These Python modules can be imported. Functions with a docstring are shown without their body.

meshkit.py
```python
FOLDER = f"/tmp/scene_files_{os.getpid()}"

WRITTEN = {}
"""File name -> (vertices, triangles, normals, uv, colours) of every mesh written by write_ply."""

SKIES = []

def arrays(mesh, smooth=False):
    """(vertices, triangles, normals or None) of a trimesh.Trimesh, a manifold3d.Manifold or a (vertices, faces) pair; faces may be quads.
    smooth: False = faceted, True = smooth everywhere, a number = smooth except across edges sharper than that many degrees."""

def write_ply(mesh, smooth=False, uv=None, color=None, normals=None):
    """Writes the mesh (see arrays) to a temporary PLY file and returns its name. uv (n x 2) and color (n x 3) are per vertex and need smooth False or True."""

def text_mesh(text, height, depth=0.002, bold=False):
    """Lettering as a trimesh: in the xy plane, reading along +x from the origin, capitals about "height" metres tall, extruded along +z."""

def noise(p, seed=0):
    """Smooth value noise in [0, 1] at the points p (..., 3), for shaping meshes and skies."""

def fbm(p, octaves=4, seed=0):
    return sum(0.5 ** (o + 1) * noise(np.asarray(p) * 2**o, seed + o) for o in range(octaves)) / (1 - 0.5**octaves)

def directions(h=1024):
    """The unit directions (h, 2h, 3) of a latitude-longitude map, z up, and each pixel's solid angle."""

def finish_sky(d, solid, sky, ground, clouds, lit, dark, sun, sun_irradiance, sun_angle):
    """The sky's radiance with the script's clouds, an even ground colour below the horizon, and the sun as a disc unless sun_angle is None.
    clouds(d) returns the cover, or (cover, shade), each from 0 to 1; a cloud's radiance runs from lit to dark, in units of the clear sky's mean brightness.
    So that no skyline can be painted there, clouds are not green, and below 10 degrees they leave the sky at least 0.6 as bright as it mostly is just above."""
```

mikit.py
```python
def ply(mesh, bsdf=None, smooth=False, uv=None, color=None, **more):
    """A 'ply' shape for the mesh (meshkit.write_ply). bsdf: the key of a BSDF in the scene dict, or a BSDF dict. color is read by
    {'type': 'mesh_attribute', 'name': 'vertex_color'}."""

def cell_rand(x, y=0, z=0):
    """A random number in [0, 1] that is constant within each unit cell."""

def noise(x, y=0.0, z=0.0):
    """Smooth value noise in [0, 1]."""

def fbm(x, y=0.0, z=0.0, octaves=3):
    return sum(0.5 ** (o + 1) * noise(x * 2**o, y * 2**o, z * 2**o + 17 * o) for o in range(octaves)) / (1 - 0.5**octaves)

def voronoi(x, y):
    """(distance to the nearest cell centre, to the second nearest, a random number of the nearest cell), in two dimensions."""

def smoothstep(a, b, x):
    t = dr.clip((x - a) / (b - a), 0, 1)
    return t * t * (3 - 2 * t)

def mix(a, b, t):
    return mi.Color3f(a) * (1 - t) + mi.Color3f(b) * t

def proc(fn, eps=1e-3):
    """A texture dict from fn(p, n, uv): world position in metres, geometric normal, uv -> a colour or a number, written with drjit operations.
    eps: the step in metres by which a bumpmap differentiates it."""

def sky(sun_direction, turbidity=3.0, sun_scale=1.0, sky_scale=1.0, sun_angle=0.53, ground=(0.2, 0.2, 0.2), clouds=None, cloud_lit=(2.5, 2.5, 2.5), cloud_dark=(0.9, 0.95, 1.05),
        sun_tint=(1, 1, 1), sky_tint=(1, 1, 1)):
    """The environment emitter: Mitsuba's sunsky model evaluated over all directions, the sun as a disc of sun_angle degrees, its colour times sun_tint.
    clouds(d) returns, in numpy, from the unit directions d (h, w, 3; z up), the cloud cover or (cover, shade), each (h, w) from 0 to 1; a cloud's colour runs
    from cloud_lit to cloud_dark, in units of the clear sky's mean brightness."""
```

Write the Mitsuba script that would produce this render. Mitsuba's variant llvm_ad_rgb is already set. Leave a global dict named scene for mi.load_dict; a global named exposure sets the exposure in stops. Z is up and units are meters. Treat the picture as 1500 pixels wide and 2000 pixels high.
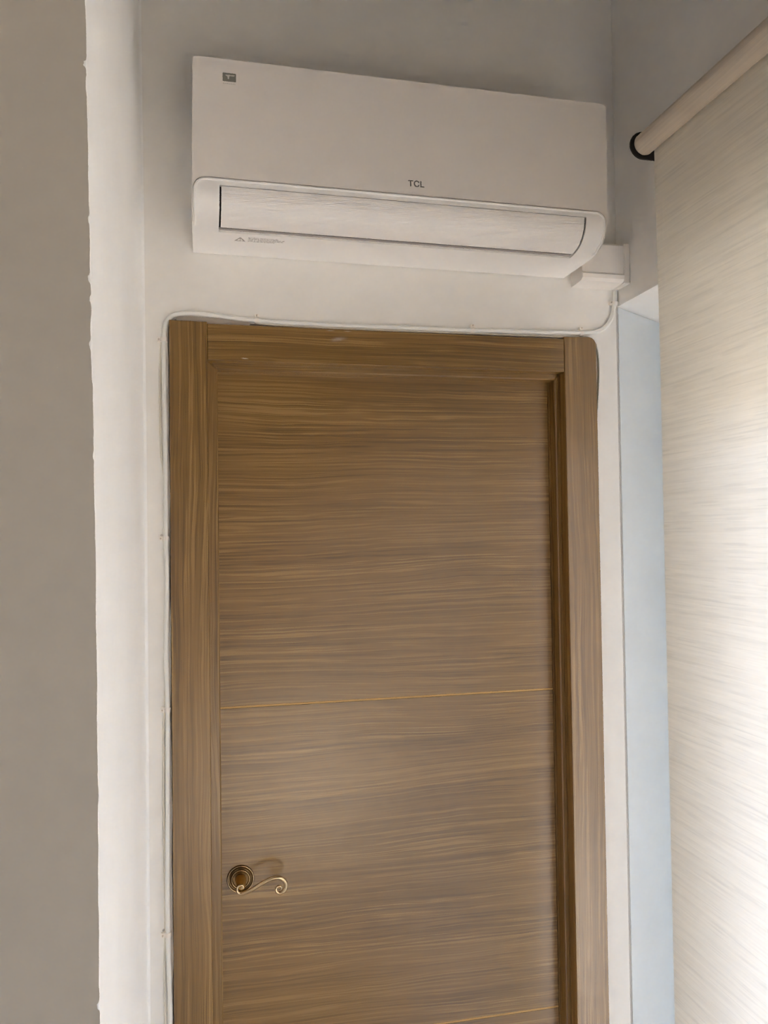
import math, random
import numpy as np, trimesh, mitsuba as mi, drjit as dr, mikit, meshkit
from mikit import noise, fbm, smoothstep, mix, proc, ply
from shapely.geometry import Polygon, box as sbox, LineString
from shapely.ops import unary_union

random.seed(7); rng = np.random.default_rng(7)
scene, labels = {}, {}
H = 1.68                                   # camera height above the floor; heights below are measured from it
T = mi.ScalarTransform4f

# ------------------------------------------------------------------ camera
yaw, pitch, roll, focal = 0.2176, 0.0246, -0.0138, 1606.6
fwd = np.array([math.sin(yaw)*math.cos(pitch), math.cos(yaw)*math.cos(pitch), math.sin(pitch)])
rgt = np.array([math.cos(yaw), -math.sin(yaw), 0.0]); upv = np.cross(rgt, fwd)
upv = -rgt*math.sin(roll) + upv*math.cos(roll)
eye = np.array([0.0, -1.5784, H])
scene['camera'] = {'type': 'perspective', 'fov_axis': 'x', 'fov': math.degrees(2*math.atan(750/focal)),
                   'near_clip': 0.02, 'to_world': T().look_at(origin=eye.tolist(), target=(eye+fwd).tolist(), up=upv.tolist())}

# ------------------------------------------------------------------ daylight
exposure = 4.97
scene['sky'] = mikit.sky((0.43, 0.06, 0.90), turbidity=4.0, sun_scale=0.8, sky_scale=1.0, ground=(0.33, 0.31, 0.28),
                         sun_tint=(0.96, 1.0, 1.06), sky_tint=(0.73, 0.97, 1.37),
                         clouds=lambda d: (0.55 + 0.35*meshkit.fbm(d*np.array([3., 3., 5.]), 4, 3), 0.4*meshkit.fbm(d*4., 3, 9)),
                         cloud_lit=(1.28, 1.60, 2.10), cloud_dark=(0.75, 0.97, 1.34))

# ------------------------------------------------------------------ materials
def rgb(*c): return {'type': 'rgb', 'value': list(c)}
def pbr(c, rough=0.6, spec=0.4, metal=0.0, **k):
    return {'type': 'twosided', 'b': {'type': 'principled', 'base_color': c if isinstance(c, dict) else rgb(*c), 'roughness': rough, 'specular': spec, 'metallic': metal, **k}}

def bump(inner, fn, scale, eps=1e-3):
    return {'type': 'twosided', 'b': {'type': 'bumpmap', 'tex': proc(fn, eps), 'scale': scale, 'bsdf': inner['b']}}

def paint(c, amt=0.05, marks=None):
    c = np.array(c)
    def fn(p, n, uv):
        k = 1 + amt*(fbm(p.x*9 + 3, p.y*9, p.z*6, 3) - 0.5) + 0.5*amt*(noise(p.x*60, p.y*60, p.z*60) - 0.5)
        col = mi.Color3f(*[float(v) for v in c])*k
        return marks(p, col) if marks else col
    return proc(fn)

def spot(p, x, z, r):
    return 1 - smoothstep(0.5*r, r, dr.sqrt(dr.square(p.x - x) + dr.square(p.z - z)))

def back_marks(p, col):
    for x, z, r, d in ((0.8125, -0.483, 0.003, .75), (-0.075, -0.729, 0.004, .6), (-0.074, 0.0, 0.0035, .35), (0.845, 0.44, 0.012, .12)):
        col = mix(col, (0.12, 0.10, 0.08), spot(p, x, H + z, r)*d)
    return col

def plaster_relief(p, n, uv):
    return 0.7*noise(p.x*40, p.y*40, p.z*25) + 0.3*noise(p.x*150, p.y*150, p.z*150)

def wood_fn(vertical, seed, tint=1.0, marks=None):
    def fn(p, n, uv):
        a, c = (p.z, p.x + 0.7*p.y) if vertical else (p.x, p.z + 0.7*p.y)
        a = a + seed*3.1
        c = c + 0.020*(noise(a*1.6, c*5, seed) - 0.5) + 0.0075*(noise(a*5.5, c*22, seed + 3) - 0.5) + 0.0018*(noise(a*24, c*80, seed + 5) - 0.5)
        fine = noise(c*310, a*2.8, seed + 11)
        fine2 = noise(c*640, a*8.0, seed + 12)
        pore = noise(c*900, a*22, seed + 13)
        broad = fbm(c*30, a*1.0, seed + 7, 3)
        patch = fbm(c*9, a*2.5, seed + 21, 2)
        dens = smoothstep(0.3, 0.7, fbm(c*20, a*2.6, seed + 31, 2))
        t = 0.38*fine + 0.32*fine2 + 0.20*pore + 0.10*broad
        dark = smoothstep(0.50, 0.28, t)*(0.6 + 0.4*dens)
        lite = smoothstep(0.52, 0.70, t)*(0.55 + 0.45*dens)
        base = mix((0.184, 0.096, 0.019), (0.224, 0.120, 0.030), smoothstep(0.3, 0.7, 0.5*broad + 0.5*patch))
        col = mix(base, (0.090, 0.042, 0.009), dark*0.6)
        col = mix(col, (0.37, 0.228, 0.078), lite*0.62)
        col = col*tint
        return marks(p, col) if marks else col
    return proc(fn)

def wood(vertical, seed, tint=1.0, marks=None, spec=0.9):
    return pbr(wood_fn(vertical, seed, tint, marks), 0.30, spec)

def head_marks(p, col):
    s = smoothstep(0.028, 0.0, dr.sqrt(dr.square((p.x - 0.262) + 1.3*(p.z - H - 0.378)) + dr.square(4*(p.z - H - 0.378 - 0.25*(p.x - 0.262)))))
    col = mix(col, (0.45, 0.40, 0.37), s*0.5*(0.4 + noise(p.x*150, p.z*300)))
    for x0 in (0.247, 0.281):
        s = smoothstep(0.011, 0.0, dr.sqrt(dr.square(p.x - x0) + dr.square(7*(p.z - H - 0.3945))))
        col = mix(col, (0.6, 0.56, 0.5), s*0.45)
    s = smoothstep(0.009, 0.0, dr.sqrt(dr.square(p.x - 0.0815) + dr.square(5*(p.z - H - 0.3348 + 0.06*(p.x - 0.08)))))
    return mix(col, (0.7, 0.62, 0.5), s*0.8)

WHITE = (0.80, 0.775, 0.735)
M = {
 'paint_back': bump(pbr(paint((0.83, 0.81, 0.775), 0.05, back_marks), 0.62, 0.3), plaster_relief, 0.0004),
 'paint_white': bump(pbr(paint((0.90, 0.90, 0.895), 0.04), 0.6, 0.3), plaster_relief, 0.0004),
 'paint_jamb_sky_tint': bump(pbr(paint((0.71, 0.745, 0.77), 0.04), 0.55, 0.3), plaster_relief, 0.0005),  # white paint with the blue of skylight and some dimming in its colour
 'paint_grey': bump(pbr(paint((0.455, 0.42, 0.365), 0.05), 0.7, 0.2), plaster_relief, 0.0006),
 'paint_room': pbr((0.50, 0.455, 0.395), 0.7, 0.2),
 'paint_rear': pbr((0.20, 0.165, 0.13), 0.7, 0.2),
 'ceiling_paint': pbr((0.24, 0.225, 0.20), 0.8, 0.2),  # kept dark so the ceiling bounces less light onto the upper wall
 'filler_grey': pbr(paint((0.40, 0.35, 0.30), 0.5), 0.9, 0.1),
 'filler_cream': pbr(paint((0.72, 0.66, 0.56), 0.3), 0.9, 0.1),
 'crack_dark': pbr((0.50, 0.48, 0.455), 0.9, 0.1),
 'wood_leaf': wood(False, 1, 1.0), 'wood_leaf_low': wood(False, 4, 1.0), 
 'wood_head': wood(False, 8, 0.98, head_marks), 'wood_side': wood(True, 2, 1.0), 'wood_side_right': wood(True, 6, 1.0),
 'wood_stop': wood(True, 9, 0.95), 'wood_stop_head': wood(False, 12, 0.9),
 'inlay': pbr((0.52, 0.31, 0.105), 0.42, 0.5, 0.1),
 'brass_dark_reflection': pbr((0.16, 0.10, 0.045), 0.22, 0.5, 1.0),  # polished brass with its dark reflections put into the base colour
 'brass': pbr((0.66, 0.43, 0.13), 0.17, 0.5, 1.0),
 'brass_pale': pbr((0.62, 0.47, 0.29), 0.14, 0.5, 1.0),
 'plastic': pbr((0.87, 0.85, 0.825), 0.38, 0.45),
 'plastic_panel': pbr((0.79, 0.745, 0.70), 0.42, 0.4),
 'plastic_louver': pbr((0.87, 0.84, 0.81), 0.40, 0.4),
 'black': pbr((0.012, 0.010, 0.009), 0.6, 0.2),
 'lip_grey': pbr((0.42, 0.38, 0.36), 0.45, 0.4),
 'print_dark': pbr((0.13, 0.115, 0.105), 0.6, 0.2),
 'print_grey': pbr((0.36, 0.335, 0.31), 0.6, 0.2),
 'badge_grey': pbr((0.22, 0.215, 0.185), 0.45, 0.4),
 'badge_light': pbr((0.58, 0.56, 0.52), 0.45, 0.4),
 'cable_white': pbr((0.83, 0.82, 0.78), 0.42, 0.4),
 'cable_cream': pbr((0.70, 0.66, 0.57), 0.5, 0.3),
 'wire_grey': pbr((0.30, 0.285, 0.24), 0.5, 0.3),
 'clip_cream': pbr((0.86, 0.81, 0.75), 0.5, 0.3),
 'nail': pbr((0.62, 0.54, 0.46), 0.4, 0.4),
 'trunking': pbr((0.80, 0.76, 0.71), 0.5, 0.35),
 'bracket_black': pbr((0.022, 0.020, 0.018), 0.5, 0.3),
 'frame_white': pbr((0.80, 0.80, 0.80), 0.4, 0.4),
 'floor_tile': pbr(paint((0.80, 0.745, 0.66), 0.12), 0.4, 0.4),
 'balcony_tile': pbr((0.48, 0.47, 0.46), 0.6, 0.3),
 'glass': {'type': 'thindielectric'},
}
def slub(p):
    z = p.z + 0.004*(noise(p.y*3, p.z*14, 2) - 0.5)
    a = noise(z*330, p.y*11, 1); b = noise(z*700, p.y*26, 2); c = noise(z*150, p.y*3.5, 5)
    d = smoothstep(0.62, 0.85, noise(z*420, p.y*14, 8))
    return 0.42*a + 0.3*b + 0.28*c, d
def fabric_col(p, n, uv):
    t, d = slub(p)
    g = 0.93 + 0.14*(t - 0.5)
    return mi.Color3f(0.93*g, 0.88*g, 0.775*g)*(1 - 0.06*d)
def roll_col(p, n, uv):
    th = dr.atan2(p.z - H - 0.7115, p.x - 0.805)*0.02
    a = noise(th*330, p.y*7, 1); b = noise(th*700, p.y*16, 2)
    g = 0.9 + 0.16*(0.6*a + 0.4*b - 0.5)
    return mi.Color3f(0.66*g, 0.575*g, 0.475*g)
M['blind_fabric'] = {'type': 'principledthin', 'base_color': proc(fabric_col), 'roughness': 0.9, 'diff_trans': 0.66, 'spec_trans': 0.0, 'eta': 1.2}
M['blind_roll'] = pbr(proc(roll_col), 0.85, 0.15)
for k, v in M.items(): scene[k] = v

# ------------------------------------------------------------------ helpers
used = {}
def key_for(name):
    n = used.get(name, 0); used[name] = n + 1
    return name if n == 0 else f'{name}_{n:03d}'

def add(name, mesh, mat, parent=None, smooth=30, label=None, **extra):
    k = key_for(f'{parent}__{name}' if parent else name)
    scene[k] = ply(mesh, mat, smooth, **extra)
    if label: labels[k] = {'label': label}
    return k

def thing(name, label, cat, group=None, kind=None):
    k = key_for(name); d = {'label': label}
    if cat: d['category'] = cat
    if group: d['group'] = group
    if kind: d['kind'] = kind
    labels[k] = d
    return k

def single(name, mesh, mat, label, cat, smooth=30, group=None):
    k = thing(name, label, cat, group); scene[k] = ply(mesh, mat, smooth); return k

def struct(name, mesh, mat, label, smooth=30):
    k = thing(name, label, None, None, 'structure')
    if mesh is not None: scene[k] = ply(mesh, mat, smooth)
    return k

cat = trimesh.util.concatenate

def bx(x0, x1, y0, y1, z0, z1, r=0.0):
    """A box; with r its edges are chamfered."""
    if r <= 0:
        m = trimesh.creation.box((x1-x0, y1-y0, z1-z0)); m.apply_translation(((x0+x1)/2, (y0+y1)/2, (z0+z1)/2)); return m
    pts = []
    for X in (x0, x1):
        for Y in (y0, y1):
            for Z in (z0, z1):
                sx, sy, sz = (1 if X == x0 else -1), (1 if Y == y0 else -1), (1 if Z == z0 else -1)
                pts += [(X, Y+sy*r, Z+sz*r), (X+sx*r, Y, Z+sz*r), (X+sx*r, Y+sy*r, Z)]
    return trimesh.convex.convex_hull(np.array(pts))

def prism_xz(poly, y0, y1):
    """A shapely polygon in (x, z) between two depths."""
    m = trimesh.creation.extrude_polygon(poly, y1 - y0, engine='earcut')
    v = m.vertices.copy(); m.vertices = np.c_[v[:, 0], y1 - v[:, 2], v[:, 1]]
    m.fix_normals(); return m

def prism_xy(pts, z0, z1):
    m = trimesh.creation.extrude_polygon(Polygon(pts), z1 - z0, engine='earcut'); m.apply_translation((0, 0, z0)); return m

def spline(pts, n=8, closed=False):
    """Catmull-Rom through the points."""
    P = np.array(pts, float); Q = np.vstack([2*P[0]-P[1], P, 2*P[-1]-P[-2]]); out = []
    for i in range(1, len(Q)-2):
        for t in np.linspace(0, 1, n, endpoint=False):
            a, b, c, d = Q[i-1:i+3]
            out.append(0.5*((2*b) + (c-a)*t + (2*a-5*b+4*c-d)*t*t + (3*b-a-3*c+d)*t**3))
    return np.array(out + [P[-1]])

def tube(path, r, sides=12, caps=True):
    path = np.array(path, float); n = len(path); r = np.broadcast_to(r, n)
    t = np.gradient(path, axis=0); t /= np.linalg.norm(t, axis=1, keepdims=True)
    u = np.cross(t[0], [0.123, 1, 0.31]); u /= np.linalg.norm(u); V = []
    for i in range(n):
        u = u - t[i]*(u @ t[i]); u /= np.linalg.norm(u); w = np.cross(t[i], u)
        a = np.linspace(0, 2*np.pi, sides, endpoint=False)
        V.append(path[i] + r[i]*(np.cos(a)[:, None]*u + np.sin(a)[:, None]*w))
    V = np.vstack(V); F = []
    for i in range(n-1):
        for j in range(sides):
            a, b = i*sides+j, i*sides+(j+1) % sides
            F += [(a, b, b+sides), (a, b+sides, a+sides)]
    if caps:
        V = np.vstack([V, path[0], path[-1]]); c0, c1 = len(V)-2, len(V)-1
        for j in range(sides):
            F += [(c0, (j+1) % sides, j), (c1, (n-1)*sides+j, (n-1)*sides+(j+1) % sides)]
    m = trimesh.Trimesh(V, F, process=False); m.fix_normals(); return m

def lathe_y(profile, x, y, z, sides=48):
    """profile: (radius, distance towards the room) pairs around an axis that points at -y."""
    m = trimesh.creation.revolve(np.array(profile, float), sections=sides)
    v = m.vertices.copy(); m.vertices = np.c_[x + v[:, 0], y - v[:, 2], z + v[:, 1]]; m.fix_normals(); return m

# ------------------------------------------------------------------ the room
XR, ZL, YE = 0.8665, H + 0.473, -2.6
YW = 0.012                                     # plane of the wall around the door
zc = H + 1.42                                  # ceiling
struct('floor', bx(-3.3, 1.1, -5.6, 0.3, -0.1, 0), 'floor_tile', 'warm beige floor of the room')
struct('ceiling', bx(-3.3, 1.3, -5.6, 0.3, zc, zc+0.1), 'ceiling_paint', 'grey ceiling of the room')

# wall with the door: an opening with rough edges, wider than the casing
top_l = [(-0.0600, 0.30), (-0.0608, 0.36), (-0.0600, 0.392), (-0.054, 0.4035), (-0.040, 0.4105), (-0.015, 0.4115), (0.03, 0.4095), (0.075, 0.4060), (0.11, 0.4035), (0.2, 0.4010)]
top_r = [(0.60, 0.4005), (0.745, 0.4035), (0.793, 0.4045), (0.807, 0.402), (0.8160, 0.392), (0.8205, 0.372), (0.8215, 0.345), (0.8205, 0.31), (0.8180, 0.270), (0.8150, 0.240), (0.8135, 0.20)]
ring = [(-0.0595, -H)] + [(-0.0595 + 0.0008*math.sin(z*23) - 0.0006*math.sin(z*51), z) for z in np.linspace(-1.5, 0.25, 40)] + top_l + top_r + \
       [(0.8120 + 0.0009*math.sin(z*19) + 0.0006*math.sin(z*43), z) for z in np.linspace(0.15, -1.5, 36)] + [(0.8120, -H)]
hole = Polygon([(x, z + H) for x, z in ring])
outer = Polygon([(-0.125, 0), (0.8628, 0), (0.8628, H+0.475), (0.8675, H+0.475), (0.8675, zc), (-0.125, zc)])
wb = struct('wall_back', prism_xz(outer.difference(hole), YW, 0.16), 'paint_back', 'cream painted wall around the wooden door, under and behind the air conditioner')
inside = Polygon([(-0.052, 0), (-0.052, H+0.396), (0.803, H+0.396), (0.803, 0)])
fill = hole.buffer(0.004).intersection(sbox(-1, 0, 2, 5)).difference(inside)
left_fill = fill.intersection(sbox(-1, 0, 0.5, 5)); right_fill = fill.intersection(sbox(0.5, 0, 2, 5))
def prism_multi(g, y0, y1): return cat([prism_xz(q, y0, y1) for q in getattr(g, 'geoms', [g])])
top_fill = left_fill.intersection(sbox(-0.0475, H+0.3975, 0.0950, 5)).buffer(-0.0022)
add('plaster_gap', prism_multi(top_fill, 0.0085, 0.0180), 'filler_grey', wb, label='grey mortar above the top left of the casing')
add('plaster_gap', prism_multi(left_fill, 0.0185, 0.15), 'filler_grey', wb, label='rough grey gap between wall and casing')
add('plaster_gap', prism_multi(right_fill, 0.0165, 0.15), 'filler_cream', wb, label='cream filler beside the right casing')
add('corner_crack', bx(0.860, 0.8695, 0.0140, 0.16, 0, H+0.474), 'crack_dark', wb, label='dark crack in the corner by the window')

# left: white return of the wall, its front edge chipped, and the grey wall that faces the camera
def edge_x(z): return -0.1050 - 0.0050*np.clip(np.asarray(z)/1.0, 0, 2)**1.5
def edge_y(z): return np.interp(z, [-1.7, -0.49, -0.235, 0.024, 0.277, 0.523, 1.2], [-0.692, -0.692, -0.694, -0.708, -0.729, -0.746, -0.75])
zs = np.linspace(-H, 1.42, 300); V = []; F = []
plan = lambda z: [(-0.36, 0.02), (-0.36, edge_y(z)), (edge_x(z)-0.0012, edge_y(z)), (edge_x(z), edge_y(z)+0.0012)] + \
       [(edge_x(z) + 0.005*(1-math.cos(a)), 0.0068 + 0.005*math.sin(a)) for a in np.linspace(0, math.pi/2, 6)] + [(edge_x(z)+0.005, 0.02)]
for z in zs: V += [(x, y, z+H) for x, y in plan(z)]
n = len(plan(0))
for i in range(len(zs)-1):
    for j in range(n):
        a, b = i*n+j, i*n+(j+1) % n
        F += [(a, b, b+n), (a, b+n, a+n)]
F += [tuple(reversed(t)) for t in [(0, j, j+1) for j in range(1, n-1)]] + [((len(zs)-1)*n, (len(zs)-1)*n+j, (len(zs)-1)*n+j+1) for j in range(1, n-1)]
wl = trimesh.Trimesh(np.array(V), F, process=False); wl.fix_normals()
struct('wall_left', wl, 'paint_white', 'white wall return between the grey wall and the door wall')

zz = np.linspace(-H, 1.42, 2200)
jit = 0.0016*(meshkit.fbm(np.c_[zz*38, zz*0, zz*0], 4, 5) - 0.5) + 0.0022*np.maximum(0, meshkit.noise(np.c_[zz*25, zz*0, zz*0], 8) - 0.8)*-4
for zn, dn in ((0.462, -.0030), (0.312, -.0022), (0.255, -.0030), (0.235, -.0022), (0.19, -.0020), (0.08, -.0016), (-0.474, -.0030)):
    jit += dn*np.exp(-((zz-zn)/0.0036)**2)*(0.6+0.8*meshkit.noise(np.c_[zz*700, zz*0, zz*0], 3))
xg = edge_x(zz) + jit - 0.0004; yg = edge_y(zz)
V = []; F = []
for x, y, z in zip(xg, yg, zz): V += [(x, y-0.0012, z+H), (x-0.0004, y+0.004, z+H), (-3.3, y-0.0012, z+H), (-3.3, y+0.004, z+H)]
for i in range(len(zz)-1):
    a = i*4
    for p, q in ((0, 1), (1, 3), (3, 2), (2, 0)): F += [(a+p, a+q, a+q+4), (a+p, a+q+4, a+p+4)]
wg = trimesh.Trimesh(np.array(V), F, process=False); wg.fix_normals()
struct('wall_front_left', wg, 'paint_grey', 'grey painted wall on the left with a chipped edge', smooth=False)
struct('wall_far_left', bx(-3.4, -3.3, -5.6, -0.5, 0, zc), 'paint_room', 'beige side wall of the room')
struct('wall_rear', bx(-3.3, 1.3, -5.7, -5.6, 0, zc), 'paint_rear', 'brown rear wall of the room')

struct('added_wall_header', bx(-3.3, XR, -0.95, -0.74, H+0.70, zc), 'paint_grey', 'unseen grey header, added to shade the wall over the air conditioner')  # added above the view to darken the wall over the air conditioner

# right: lintel over a window opening, the splayed white jamb, more wall towards the rear
wr = struct('wall_right', bx(XR, 1.12, YE, 0.30, ZL, zc), 'paint_back', 'cream wall above the window, behind the roller blind tube')
WY0, WY1, WZ1 = -5.3, -2.80, 2.0                # added unseen window further back, lets in extra daylight
struct('wall_right_rear', cat([bx(XR, 1.12, WY1, YE, 0, zc), bx(XR, 1.12, -5.6, WY0, 0, zc), bx(XR, 1.12, WY0, WY1, WZ1, zc)]), 'paint_room', 'wall around the added second window')
struct('wall_right_jamb', prism_xy([(0.8682, 0.0125), (1.12, 0.178), (1.12, 0.30), (0.8682, 0.30)], 0, ZL-0.0012), 'paint_jamb_sky_tint', 'splayed white window jamb beside the door, behind the blind edge')

w1 = struct('window_1', None, None, 'white framed glazed opening behind the roller blind')
def wframe(y0, y1, par, t=0.06):
    return cat([bx(1.03, 1.09, y0, y0+t, 0, ZL-.20, .004), bx(1.03, 1.09, y1-t, y1, 0, ZL-.20, .004), bx(1.03, 1.09, y0+t, y1-t, 0, t, .004), bx(1.03, 1.09, y0+t, y1-t, ZL-.20-t, ZL-.20, .004)])
struct('added_right_pier', bx(1.03, 1.12, -0.36, 0.178, 0, ZL), 'paint_jamb_sky_tint', 'unseen white pier, added to narrow the daylight beside the blind')  # added, unseen: holds direct sky off the jamb and the corner strip
for a, b in ((-2.6, -1.45), (-1.45, -0.36)):
    s = add('sash_frame', wframe(a, b, w1), 'frame_white', w1)
    pane = trimesh.Trimesh([(1.06, a+0.05, 0.05), (1.06, b-0.05, 0.05), (1.06, b-0.05, ZL-0.25), (1.06, a+0.05, ZL-0.25)], [(0, 1, 2), (0, 2, 3)], process=False)
    add('pane', pane, 'glass', s, smooth=False)

add('added_head_box', bx(1.03, 1.20, -2.6, -0.36, ZL-0.20, ZL, 0.004), 'frame_white', w1)  # unseen box added to lower the opening and darken the upper blind
struct('added_side_wall', bx(1.12, 2.45, -2.78, -2.65, -0.1, 2.9), 'paint_room', 'unseen side wall outside, added to cut skylight on the window jamb')  # added outside to hide part of the sky from the jamb
struct('added_overhang', bx(1.12, 2.45, -2.78, 1.2, 2.45, 2.6), 'paint_room', 'unseen slab outside, added to keep sun and high sky off the window')  # overhang added to shade the blind and jamb from above
struct('floor_balcony', bx(1.12, 3.0, -2.78, 1.2, -0.15, -0.03), 'balcony_tile', 'pale tiled balcony floor outside the window')
w2 = struct('added_window_2', None, None, 'unseen glazed opening in the right wall, added to light the room')  # added source of daylight behind the camera, never in view
for a, b in ((WY0, (WY0+WY1)/2), ((WY0+WY1)/2, WY1)):
    s = add('sash_frame', cat([bx(1.03, 1.09, a, a+.05, 0, WZ1, .004), bx(1.03, 1.09, b-.05, b, 0, WZ1, .004), bx(1.03, 1.09, a+.05, b-.05, 0, .05, .004), bx(1.03, 1.09, a+.05, b-.05, WZ1-.05, WZ1, .004)]), 'frame_white', w2)
    add('pane', trimesh.Trimesh([(1.06, a+.04, .04), (1.06, b-.04, .04), (1.06, b-.04, WZ1-.04), (1.06, a+.04, WZ1-.04)], [(0, 1, 2), (0, 2, 3)], process=False), 'glass', s, smooth=False)

# ------------------------------------------------------------------ the door
d1 = struct('door_1', None, None, 'brown wood grain door with brass scroll handle, in a matching frame below the air conditioner')
YL = 0.056
zt, g1, g2 = H+0.335, H-0.3365, H-1.000
for z0, z1, m in ((g1+0.0018, zt, 'wood_leaf'), (g2+0.0018, g1-0.0018, 'wood_leaf_low'), (0.008, g2-0.0018, 'wood_leaf')):
    add('leaf_panel', bx(0.022, 0.7225, YL, YL+0.036, z0, z1, 0.0005), m, d1)
for g in (g1, g2):
    add('inlay_strip', bx(0.022, 0.7225, YL+0.0006, YL+0.03, g-0.0017, g+0.0017), 'inlay', d1, label='thin gold inlay line')
def board(poly, y0, y1, r=0.0012):
    """A board cut from a polygon in (x, z), its front edges eased."""
    a = trimesh.creation.extrude_polygon(poly, 0.001, engine='earcut')
    back = prism_xz(poly, y0 + r, y1)
    P = np.array(poly.exterior.coords)[:-1]; Q = np.array(poly.buffer(-r, join_style=2).exterior.coords)[:-1]
    m = trimesh.convex.convex_hull(np.vstack([np.c_[P[:, 0], np.full(len(P), y1), P[:, 1]], np.c_[P[:, 0], np.full(len(P), y0+r), P[:, 1]], np.c_[Q[:, 0], np.full(len(Q), y0), Q[:, 1]]]))
    return m
add('side_casing', board(Polygon([(-0.0577, 0), (0.0118, 0), (0.0118, H+0.4022), (-0.0577, H+0.4030)]), 0, 0.05), 'wood_side', d1)
rc = [(0.7378, 0), (0.8085, 0), (0.8095, H+0.2), (0.8095, H+0.375)] + [(0.7935+0.016*math.cos(a), H+0.386+0.0165*math.sin(a)) for a in np.linspace(0.1, math.pi/2, 7)] + [(0.7380, H+0.4012)]
add('side_casing', board(Polygon(rc), 0, 0.05), 'wood_side_right', d1, label='right casing with a rounded top corner')
add('head_casing', board(Polygon([(0.0122, H+0.3295), (0.7374, H+0.3277), (0.7374, H+0.3968), (0.0122, H+0.3990)]), 0.0006, 0.05), 'wood_head', d1)
add('door_stop', board(Polygon([(0.010, 0), (0.0310, 0), (0.0310, H+0.3166), (0.010, H+0.335)]), 0.026, 0.056, 0.0022), 'wood_stop', d1)
add('door_stop', board(Polygon([(0.7275, 0), (0.7395, 0), (0.7395, H+0.335), (0.7275, H+0.3153)]), 0.028, 0.056, 0.0022), 'wood_stop', d1)
add('door_stop', board(Polygon([(0.0312, H+0.3168), (0.7273, H+0.3153), (0.7385, H+0.335), (0.0112, H+0.335)]), 0.026, 0.056, 0.0022), 'wood_stop_head', d1)
add('frame_lining', cat([bx(-0.045, 0.021, 0.05, 0.155, 0, H+0.38), bx(0.7235, 0.80, 0.057, 0.155, 0, H+0.38), bx(0.021, 0.7235, 0.0935, 0.155, H+0.31, H+0.38)]), 'wood_stop', d1)

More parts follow.
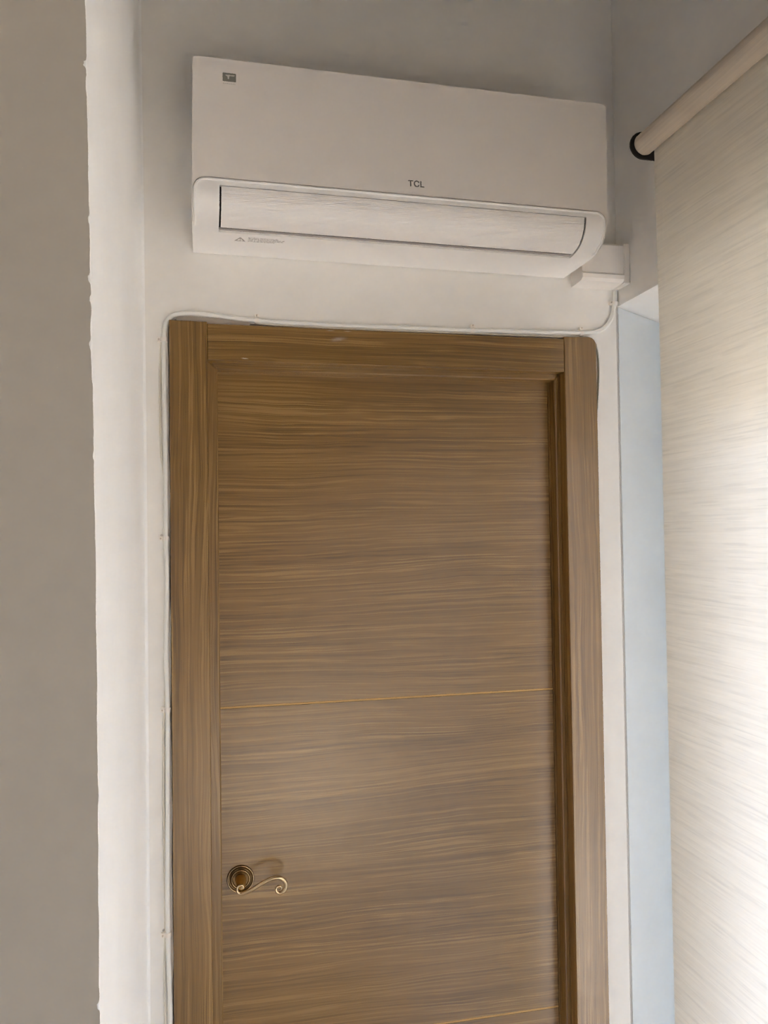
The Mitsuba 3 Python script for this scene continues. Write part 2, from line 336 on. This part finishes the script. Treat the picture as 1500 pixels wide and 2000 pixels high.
hx, hz = 0.0668, H - 0.6668
hd = f'{d1}__handle'; used[hd] = 1; labels[hd] = {'label': 'brass lever handle with scroll ends'}
add('rose', lathe_y([(0, -0.002), (0.0262, -0.002), (0.0262, 0.0020), (0.0256, 0.0034), (0.0245, 0.0040), (0.0234, 0.0034), (0.0226, 0.0020), (0.0205, 0.0012), (0.0185, 0.0022), (0.0178, 0.0042), (0.0168, 0.0052), (0.0158, 0.0048), (0.0148, 0.0036), (0.0105, 0.0036), (0.0098, 0.005), (0, 0.005)], hx, YL, hz), 'brass_dark_reflection', hd, 35, 'round brass rose with dark reflections in its colour')
for r0, h0 in ((0.0245, 0.0034), (0.0168, 0.0046)):
    a = np.linspace(0, 2*np.pi, 65)
    add('rose_ring', tube(np.c_[hx + r0*np.cos(a), np.full(65, YL-h0), hz + r0*np.sin(a)], 0.0009, 8, False), 'brass_pale', hd, True)
add('neck', lathe_y([(0, 0.003), (0.0098, 0.003), (0.0102, 0.007), (0.0090, 0.0105), (0.0078, 0.0125), (0.0086, 0.0145), (0.0094, 0.0175), (0.0086, 0.0205), (0.0072, 0.0225), (0.0084, 0.0250), (0.0088, 0.0280), (0.0078, 0.0310), (0.0064, 0.0335), (0.0070, 0.0360), (0.0066, 0.0390), (0.0045, 0.0415), (0, 0.0420)], hx, YL, hz), 'brass', hd, 50)
pz = [(0.0652, -0.6660), (0.0668, -0.6622), (0.0698, -0.6640), (0.0690, -0.6600), (0.0662, -0.6582), (0.0618, -0.6590), (0.0584, -0.6628), (0.0584, -0.6678), (0.0612, -0.6722), (0.0663, -0.6740), (0.0761, -0.6716), (0.0873, -0.6676), (0.1014, -0.6600), (0.1155, -0.6538), (0.1269, -0.6508), (0.1375, -0.6516), (0.1454, -0.6562), (0.1494, -0.6640), (0.1484, -0.6726), (0.1430, -0.6788), (0.1364, -0.6800), (0.1318, -0.6766), (0.1310, -0.6712), (0.1346, -0.6674), (0.1396, -0.6684), (0.1404, -0.6724), (0.1376, -0.6742)]
pz = spline([(x, 0.004, H+z) for x, z in pz], 6)
tt = np.linspace(0, 1, len(pz)); rad = np.interp(tt, [0, .1, .3, .42, .55, .7, .85, 1], [.0015, .0017, .0024, .0034, .0039, .0036, .0025, .0017])
add('lever', tube(pz, rad, 14), 'brass_pale', hd, True)

# ------------------------------------------------------------------ the air conditioner
th = math.atan(0.0115); AO = np.array([-0.0130, 0, H+0.5355])
AU = np.array([math.cos(th), 0, -math.sin(th)]); AV = np.array([math.sin(th), 0, math.cos(th)])
AW, AD = 0.7565, 0.1815
pr = [(-AD, 0.270), (-AD, 0.052)]
A, B, C1, C2 = map(np.array, ((-.1815, .052), (-.181, .012), (-.150, .0), (-.105, -.0005)))
for t in np.linspace(0, 1, 25)[1:]: pr.append(tuple((1-t)**3*A + 3*(1-t)**2*t*B + 3*(1-t)*t*t*C1 + t**3*C2))
pr.append((0.0115, 0.0)); pr = np.array(pr)
sg = np.linalg.norm(np.diff(pr, axis=0), axis=1); SL = np.r_[0, np.cumsum(sg)]
tn = np.gradient(pr, SL, axis=0); tn /= np.linalg.norm(tn, axis=1, keepdims=True); tn[0] = tn[1] = (0, -1); tn[-2:] = (1, 0)
nm = np.c_[tn[:, 1], -tn[:, 0]]                 # outward, in (y, height)
def ac(u, s, t=0.0):
    u, s, t = np.broadcast_arrays(*map(np.asarray, (u, s, t)))
    y = np.interp(s, SL, pr[:, 0]); h = np.interp(s, SL, pr[:, 1])
    ny = np.interp(s, SL, nm[:, 0]); nh = np.interp(s, SL, nm[:, 1]); L = np.hypot(ny, nh)
    y = y + t*ny/L; h = h + t*nh/L
    return AO + u[..., None]*AU + np.stack([np.zeros_like(y), y, np.zeros_like(y)], -1) + h[..., None]*AV
def on_ac(poly, t0, t1, size=0.02, smin=None):
    """A polygon in (u, -s) made a shell that follows the casing's profile, between depths t0 and t1."""
    parts = []
    cuts = np.r_[SL[0]-1, SL[1:-1], SL[-1]+1]
    for g in getattr(poly, 'geoms', [poly]):
        m = trimesh.creation.extrude_polygon(g, t1 - t0, engine='earcut')
        for sc in SL[1:-1]:
            lo, hi = m.bounds[0][1], m.bounds[1][1]
            if lo + 1e-6 < -sc < hi - 1e-6:
                a = trimesh.intersections.slice_mesh_plane(m, (0, 1, 0), (0, -sc, 0)); b = trimesh.intersections.slice_mesh_plane(m, (0, -1, 0), (0, -sc, 0))
                m = cat([a, b])
        m.merge_vertices(); parts.append(m)
    m = cat(parts); v = m.vertices
    m.vertices = ac(v[:, 0], -v[:, 1], v[:, 2] + t0)
    return m
def rrect(u0, u1, s0, s1, r): return sbox(u0+r, -s1+r, u1-r, -s0-r).buffer(r, quad_segs=6)

acu = thing('air_conditioner', 'white wall-mounted air conditioner above the brown door', 'air conditioner')
core = Polygon([(y, h) for y, h in np.vstack([pr + nm*-0.012, [[0.0115, 0.262]], ])])
inner = np.vstack([(pr - nm*0.0075)[0] - (0, 0.008), pr[1:] - nm[1:]*0.0075, [[0.0115, 0.0075]], [[0.0115, 0.262]]])
inner[inner[:, 0] > 0.0115, 0] = 0.0115
bodyp = Polygon(inner).buffer(0)
m = trimesh.creation.extrude_polygon(bodyp, AW - 0.004, engine='earcut'); v = m.vertices
m.vertices = AO + (v[:, 2]+0.002)[:, None]*AU + v[:, :1]*np.array([0, 1, 0]) + v[:, 1:2]*AV; m.fix_normals()
add('body', m, 'plastic', acu, 35)
S_R, LU0, LU1, LS0, LS1 = 0.2050, 0.0485, 0.7108, 0.2180, 0.3000
fas = rrect(0.0022, AW-0.0022, S_R, 0.60, 0.021).intersection(sbox(-1, -0.4375, 2, 0))
opening = rrect(0.0455, 0.7143, 0.2166, 0.3185, 0.0015)
panel = rrect(0, AW, 0, 0.60, 0.0075).intersection(sbox(-1, -0.4375, 2, 0)).difference(fas.buffer(0.0012).union(sbox(0.0022, -0.5, AW-0.0022, -0.3)))
panel = panel.intersection(sbox(-1, -0.285, 2, 1))
if panel.geom_type != 'Polygon': panel = max(panel.geoms, key=lambda g: g.area)
add('front_panel', on_ac(panel, -0.0073, 0), 'plastic_panel', acu, 35, label='smooth upper front panel')
sides = unary_union([sbox(0, -0.4375, 0.0022, -0.2862), sbox(AW-0.0022, -0.4375, AW, -0.2862)])
add('fascia', on_ac(unary_union([fas.difference(opening), sides]), -0.007, 0.0002), 'plastic', acu, 35, label='lower front around the air outlet')
bead = np.array(fas.buffer(-0.0022).exterior.coords); bead = bead[(-bead[:, 1] < 0.30)]
i0 = int(np.argmax(np.linalg.norm(np.diff(bead, axis=0), axis=1))) if len(bead) > 2 else 0
ll = LineString([(0.0044, -0.298), (0.0044, -0.24)] + [(0.0232-0.0188*math.cos(a), -0.226+0.0188*math.sin(a)) for a in np.linspace(0, math.pi/2, 10)] +
                [(AW-0.0232+0.0188*math.sin(a), -0.226+0.0188*math.cos(a)) for a in np.linspace(0, math.pi/2, 10)] + [(AW-0.0044, -0.24), (AW-0.0044, -0.298)])
q = np.array([ll.interpolate(x).coords[0] for x in np.linspace(0, ll.length, 260)])
add('rim_bead', tube(ac(q[:, 0], -q[:, 1], -0.0002), 0.0024, 10), 'plastic', acu, True, label='raised rim round the lower front')
add('outlet', on_ac(opening.buffer(0.003), -0.0074, -0.0060), 'black', acu, 35, label='black slot around the louver')
# louver: fine ribs along its length
us = np.linspace(LU0, LU1, 5); ss = np.linspace(LS0, LS1, 27*6+1)
rib = 0.00020*np.sin((ss - LS0)/(LS1 - LS0)*27*2*np.pi)*np.clip((ss-LS0)/0.004, 0, 1)*np.clip((LS1-ss)/0.012, 0, 1)
def sheet(us, ss, t):
    P = ac(us[None, :] + 0*ss[:, None], ss[:, None] + 0*us[None, :], t[:, None] + 0*us[None, :]); k = len(us)
    f = []
    for i in range(len(ss)-1):
        for j in range(k-1):
            a = i*k+j; f += [(a, a+k, a+k+1), (a, a+k+1, a+1)]
    return P.reshape(-1, 3), f
P1, f1 = sheet(us, ss, rib - 0.0003); P2, f2 = sheet(us, ss, rib*0 - 0.0040)
k = len(us); nn = len(P1); F = list(f1) + [tuple(np.array(t)[::-1] + nn) for t in f2]
loop = [j for j in range(k)] + [i*k+k-1 for i in range(1, len(ss))] + [(len(ss)-1)*k+j for j in range(k-2, -1, -1)] + [i*k for i in range(len(ss)-2, 0, -1)]
for a, b in zip(loop, loop[1:]+loop[:1]): F += [(a, b, b+nn), (a, b+nn, a+nn)]
lv = trimesh.Trimesh(np.vstack([P1, P2]), F, process=False); lv.fix_normals()
add('louver', lv, 'plastic_louver', acu, 50, label='closed louver flap with fine ribs')
add('louver_lip', on_ac(rrect(0.0465, 0.7125, 0.3108, 0.3172, 0.001), -0.0058, -0.0030), 'lip_grey', acu, 35, label='grey strip under the louver')
for z0 in (0.0755, 0.0915):
    add('side_clip', (lambda m: (m.apply_translation(AO + AU*(AW+0.0006) + AV*(0.1180 - z0 + 0.0755) + np.array([0, -0.150, 0])), m)[1])(trimesh.creation.icosphere(2, 0.0028)), 'print_dark', acu, True, label='small dark clip on the right side')
def letter(txt, u0, s_base, height, width, bold):
    m = meshkit.text_mesh(txt, height, 0.0006, bold); x0, x1 = m.bounds[0][0], m.bounds[1][0]
    v = m.vertices; m.vertices = ac(u0 + (v[:, 0]-x0)*width/(x1-x0), s_base - v[:, 1], v[:, 2]-0.0001); return m
add('lettering', letter('TCL', 0.3727, 0.1890, 0.0104, 0.0300, True), 'print_dark', acu, 20, label='small dark brand lettering')
bd = add('badge', on_ac(rrect(0.0500, 0.0723, 0.0240, 0.0383, 0.0008), 0, 0.0007), 'badge_grey', acu, 30, label='small grey badge in the upper left corner')
em = [Polygon([(0.0545, -0.0272), (0.0700, -0.0272), (0.0695, -0.0288), (0.0612, -0.0292), (0.0606, -0.0345), (0.0586, -0.0345), (0.0580, -0.0305), (0.0550, -0.0288)])]
add('emblem', cat([on_ac(g, 0.0005, 0.0010) for g in em]), 'badge_light', bd)
words = []; u = 0.0508
while u < 0.0715:
    w = 0.0016 + 0.0018*random.random(); words.append(sbox(u, -0.0428, min(u+w, 0.0718), -0.0412)); u += w + 0.0009
add('badge_caption', cat([on_ac(g, 0, 0.0004) for g in words]), 'badge_light', acu, 30, label='tiny pale caption under the badge')
tri = Polygon([(0.0750, -0.3560), (0.0842, -0.3372), (0.0934, -0.3560)])
tri = tri.buffer(0.0006).difference(tri.buffer(-0.0016))
mark = unary_union([tri, sbox(0.0834, -0.3505, 0.0850, -0.3432), sbox(0.0834, -0.3538, 0.0850, -0.3518)])
add('warning_mark', on_ac(mark, 0, 0.0004), 'print_grey', acu, 30, label='grey warning triangle print')
words = []
for s0, e in ((0.3345, 0.150), (0.3405, 0.160), (0.3465, 0.158), (0.3525, 0.146)):
    u = 0.0985
    while u < e:
        w = 0.0018 + 0.0042*random.random()
        for a in np.arange(u, u+w, 0.0011): words.append(sbox(a, -s0-0.0028, a+0.0007, -s0))
        words.append(sbox(u, -s0-0.0018, u+w, -s0-0.0012)); u += w + 0.0014
add('warning_text', on_ac(unary_union(words), 0, 0.0004), 'print_grey', acu, 30, label='tiny grey warning text')

# ------------------------------------------------------------------ trunking, cables, clips
tr = [(0.010, 0.506), (-0.038, 0.5075), (-0.045, 0.513), (-0.0465, 0.5205), (-0.0435, 0.5245), (-0.0435, 0.582), (-0.040, 0.5865), (0.010, 0.5865)]
m = trimesh.creation.extrude_polygon(Polygon([(y, z+0.002) for y, z in tr]), 0.105, engine='earcut'); v = m.vertices
m.vertices = np.c_[0.7605 + v[:, 2], v[:, 0]+0.0018, H + v[:, 1] - 0.008*(v[:, 2])]; m.fix_normals()
tk = thing('cable_trunking', 'white plastic trunking box on the wall at the lower right of the air conditioner', 'trunking')
add('channel', m, 'trunking', tk, 25)
m = bx(0.8535, 0.8660, -0.046, 0.0115, H+0.5045, H+0.5885, 0.002)
add('end_cap', m, 'trunking', tk, 25)

yc = YW - 0.0047
cp = [(0.8600, 0.516), (0.8592, 0.498), (0.8560, 0.4699), (0.8450, 0.4380), (0.8240, 0.4200), (0.7950, 0.4135), (0.7500, 0.4122), (0.67, 0.4105), (0.5422, 0.4083), (0.4079, 0.4078), (0.2527, 0.4075), (0.1558, 0.4085), (0.1058, 0.4102), (0.0269, 0.4168), (-0.0100, 0.4192), (-0.0320, 0.4180), (-0.0500, 0.4135), (-0.0610, 0.4025), (-0.0658, 0.3870), (-0.0675, 0.3676), (-0.0680, 0.3117), (-0.0668, 0.2348), (-0.0661, 0.1389), (-0.0660, 0.0624), (-0.0664, -0.0063), (-0.0648, -0.0711), (-0.0655, -0.1281), (-0.0674, -0.2039), (-0.0655, -0.3241), (-0.0656, -0.3835), (-0.0668, -0.5243), (-0.0676, -0.6178), (-0.0678, -0.738), (-0.0655, -0.8231), (-0.0645, -0.8974), (-0.0660, -1.1), (-0.0655, -1.4), (-0.0660, -1.66)]
single('power_cable', tube(spline([(x, yc, H+z) for x, z in cp], 8), 0.0045, 14), 'cable_white', 'thick white cable looping from the trunking over the top and left of the door frame', 'cable', True)
y2 = YW - 0.0022
tp = [(-0.0735, -1.66), (-0.0738, -1.0), (-0.0742, -0.80), (-0.0722, -0.738), (-0.0732, -0.60), (-0.0738, -0.48), (-0.0728, -0.36), (-0.0698, -0.30), (-0.0645, -0.12), (-0.0640, 0.06), (-0.0735, 0.15), (-0.0752, 0.24), (-0.0745, 0.32), (-0.0715, 0.366), (-0.0630, 0.398)]
single('signal_cable', tube(spline([(x, y2, H+z) for x, z in tp], 8), 0.0019, 8), 'cable_cream', 'thin cream cable beside the thick cable, left of the door frame', 'cable', True)
tp = [(0.105, 0.4045), (0.1626, 0.4022), (0.3037, 0.4010), (0.4609, 0.4015), (0.5400, 0.4020), (0.6249, 0.4022), (0.7000, 0.4030), (0.7439, 0.4034), (0.7750, 0.4052)]
single('signal_cable', tube(spline([(x, y2-0.002 if x < 0.56 else y2, H+z) for x, z in tp], 8), 0.0020, 8), 'cable_cream', 'thin cream cable under the thick cable along the head of the door frame', 'cable', True)
tp = [(0.7750, 0.4060), (0.7961, 0.4050), (0.8070, 0.3990), (0.8144, 0.3866), (0.8195, 0.3640), (0.8210, 0.3443), (0.8200, 0.3100), (0.8176, 0.2800), (0.8145, 0.2450), (0.8128, 0.2000), (0.8124, 0.1436), (0.8122, 0.0362), (0.8118, -0.2202), (0.8108, -0.6431), (0.8100, -1.0197), (0.8100, -1.66)]
single('signal_cable', tube(spline([(x, YW+0.0005, H+z) for x, z in tp], 8), 0.0013, 8), 'wire_grey', 'thin grey wire round the top right corner and right side of the door frame', 'cable', True)

def clip(x, z, ang, label, nail_side):
    """ang: direction of the cable; the clip saddles it, its nail block on the side nail_side (+1: left of the direction)."""
    k = thing('cable_clip', label, 'cable clip', 'nail-in clips along the white cable')
    R, w = 0.0062, 0.0041
    a = np.linspace(0, math.pi, 13)
    ou = [(R*math.cos(t), R*math.sin(t)+0.0022) for t in a]; ins = [((R-0.0014)*math.cos(t), (R-0.0014)*math.sin(t)+0.0022) for t in a[::-1]]
    poly = Polygon([(R, -0.0025)] + ou + [(-R, -0.0025), (-R+0.0014, -0.0025)] + ins + [(R-0.0014, -0.0025)])
    poly = unary_union([poly, sbox(R-0.0005, -0.0025, R+0.0055, 0.0050)])
    m = trimesh.creation.extrude_polygon(poly, 2*w, engine='earcut'); m.apply_translation((0, 0, -w))
    hd = trimesh.creation.cylinder(0.0017, 0.0030, sections=12); hd.apply_transform(trimesh.transformations.rotation_matrix(math.pi/2, (1, 0, 0))); hd.apply_translation((R+0.0030, 0.0056, 0))
    d = np.array([math.cos(ang), 0, math.sin(ang)]); s = nail_side*np.array([-math.sin(ang), 0, math.cos(ang)]); o = np.array([0, -1, 0])
    for mm, nme, mat in ((m, 'saddle', 'clip_cream'), (hd, 'nail', 'nail')):
        v = mm.vertices; mm.vertices = np.array([x, YW-0.0025, H+z]) + v[:, :1]*s + v[:, 1:2]*o + v[:, 2:]*d; mm.fix_normals()
        add(nme, mm, mat, k, 30)
clip(0.8578, 0.4780, -1.72, 'cream cable clip below the trunking box, in the corner by the window', -1)
clip(0.7794, 0.4125, math.pi, 'small cable clip over the right corner of the door frame', -1)
clip(0.5401, 0.4083, math.pi, 'white cable clip right of the middle of the door head', -1)
clip(0.1054, 0.4102, math.pi, 'white cable clip near the left end of the door head', -1)
clip(-0.0675, 0.3665, -math.pi/2, 'white cable clip just below the bend at the top left of the frame', -1)
clip(-0.0664, -0.0063, -math.pi/2, 'cream cable clip left of the frame, below the bend, upper part of the door', -1)
clip(-0.0657, -0.3235, -math.pi/2, 'cream cable clip left of the frame, level with the gold line on the door', -1)
clip(-0.0678, -0.7350, -math.pi/2, 'cream cable clip left of the frame, lower than the door handle', -1)

# ------------------------------------------------------------------ roller blind
rb = thing('roller_blind', 'cream textured roller blind covering the window on the right', 'roller blind')
TX, TZ, TR, TY = 0.805, H+0.7115, 0.0200, -0.213
fx = TX + TR
ys = np.linspace(TY-0.0005, -2.45, 60); zs2 = np.linspace(TZ, 0.12, 60)
YY, ZZ = np.meshgrid(ys, zs2)
XX = fx + 0.0012*np.sin(YY*3.1)*np.clip((TZ-ZZ)/0.5, 0, 1) + 0*ZZ
YY = YY - 0.006*np.clip((TZ-ZZ)/0.4, 0, 1)*(YY > TY-0.02)
P = np.c_[XX.ravel(), YY.ravel(), ZZ.ravel()]; k = len(ys); F = []
for i in range(len(zs2)-1):
    for j in range(k-1):
        a = i*k+j; F += [(a, a+1, a+k+1), (a, a+k+1, a+k)]
add('fabric', trimesh.Trimesh(P, F, process=False), 'blind_fabric', rb, True, label='cream slub fabric')
def cyl_y(x, z, r, y0, y1, n=40):
    m = trimesh.creation.cylinder(r, abs(y1-y0), sections=n); m.apply_transform(trimesh.transformations.rotation_matrix(math.pi/2, (1, 0, 0))); m.apply_translation((x, (y0+y1)/2, z)); return m
add('roll', cyl_y(TX, TZ, TR, TY, -2.45), 'blind_roll', rb, 30, label='tube wound with fabric')
br = Polygon([(TX + 0.0255*math.cos(a), TZ + 0.0255*math.sin(a)) for a in np.linspace(0.5*math.pi, 1.5*math.pi, 24)] + [(XR, TZ-0.0265), (XR, TZ+0.0255)])
for y0 in (TY+0.004, -2.458):
    add('end_bracket', prism_xz(br, y0, y0+0.0035), 'bracket_black', rb, 30, label='black end bracket')
add('end_plug', cyl_y(TX, TZ, 0.0185, TY-0.002, TY+0.0045), 'bracket_black', rb)
add('bottom_bar', bx(fx-0.005, fx+0.005, -2.445, TY-0.007, 0.10, 0.125, 0.002), 'frame_white', rb)
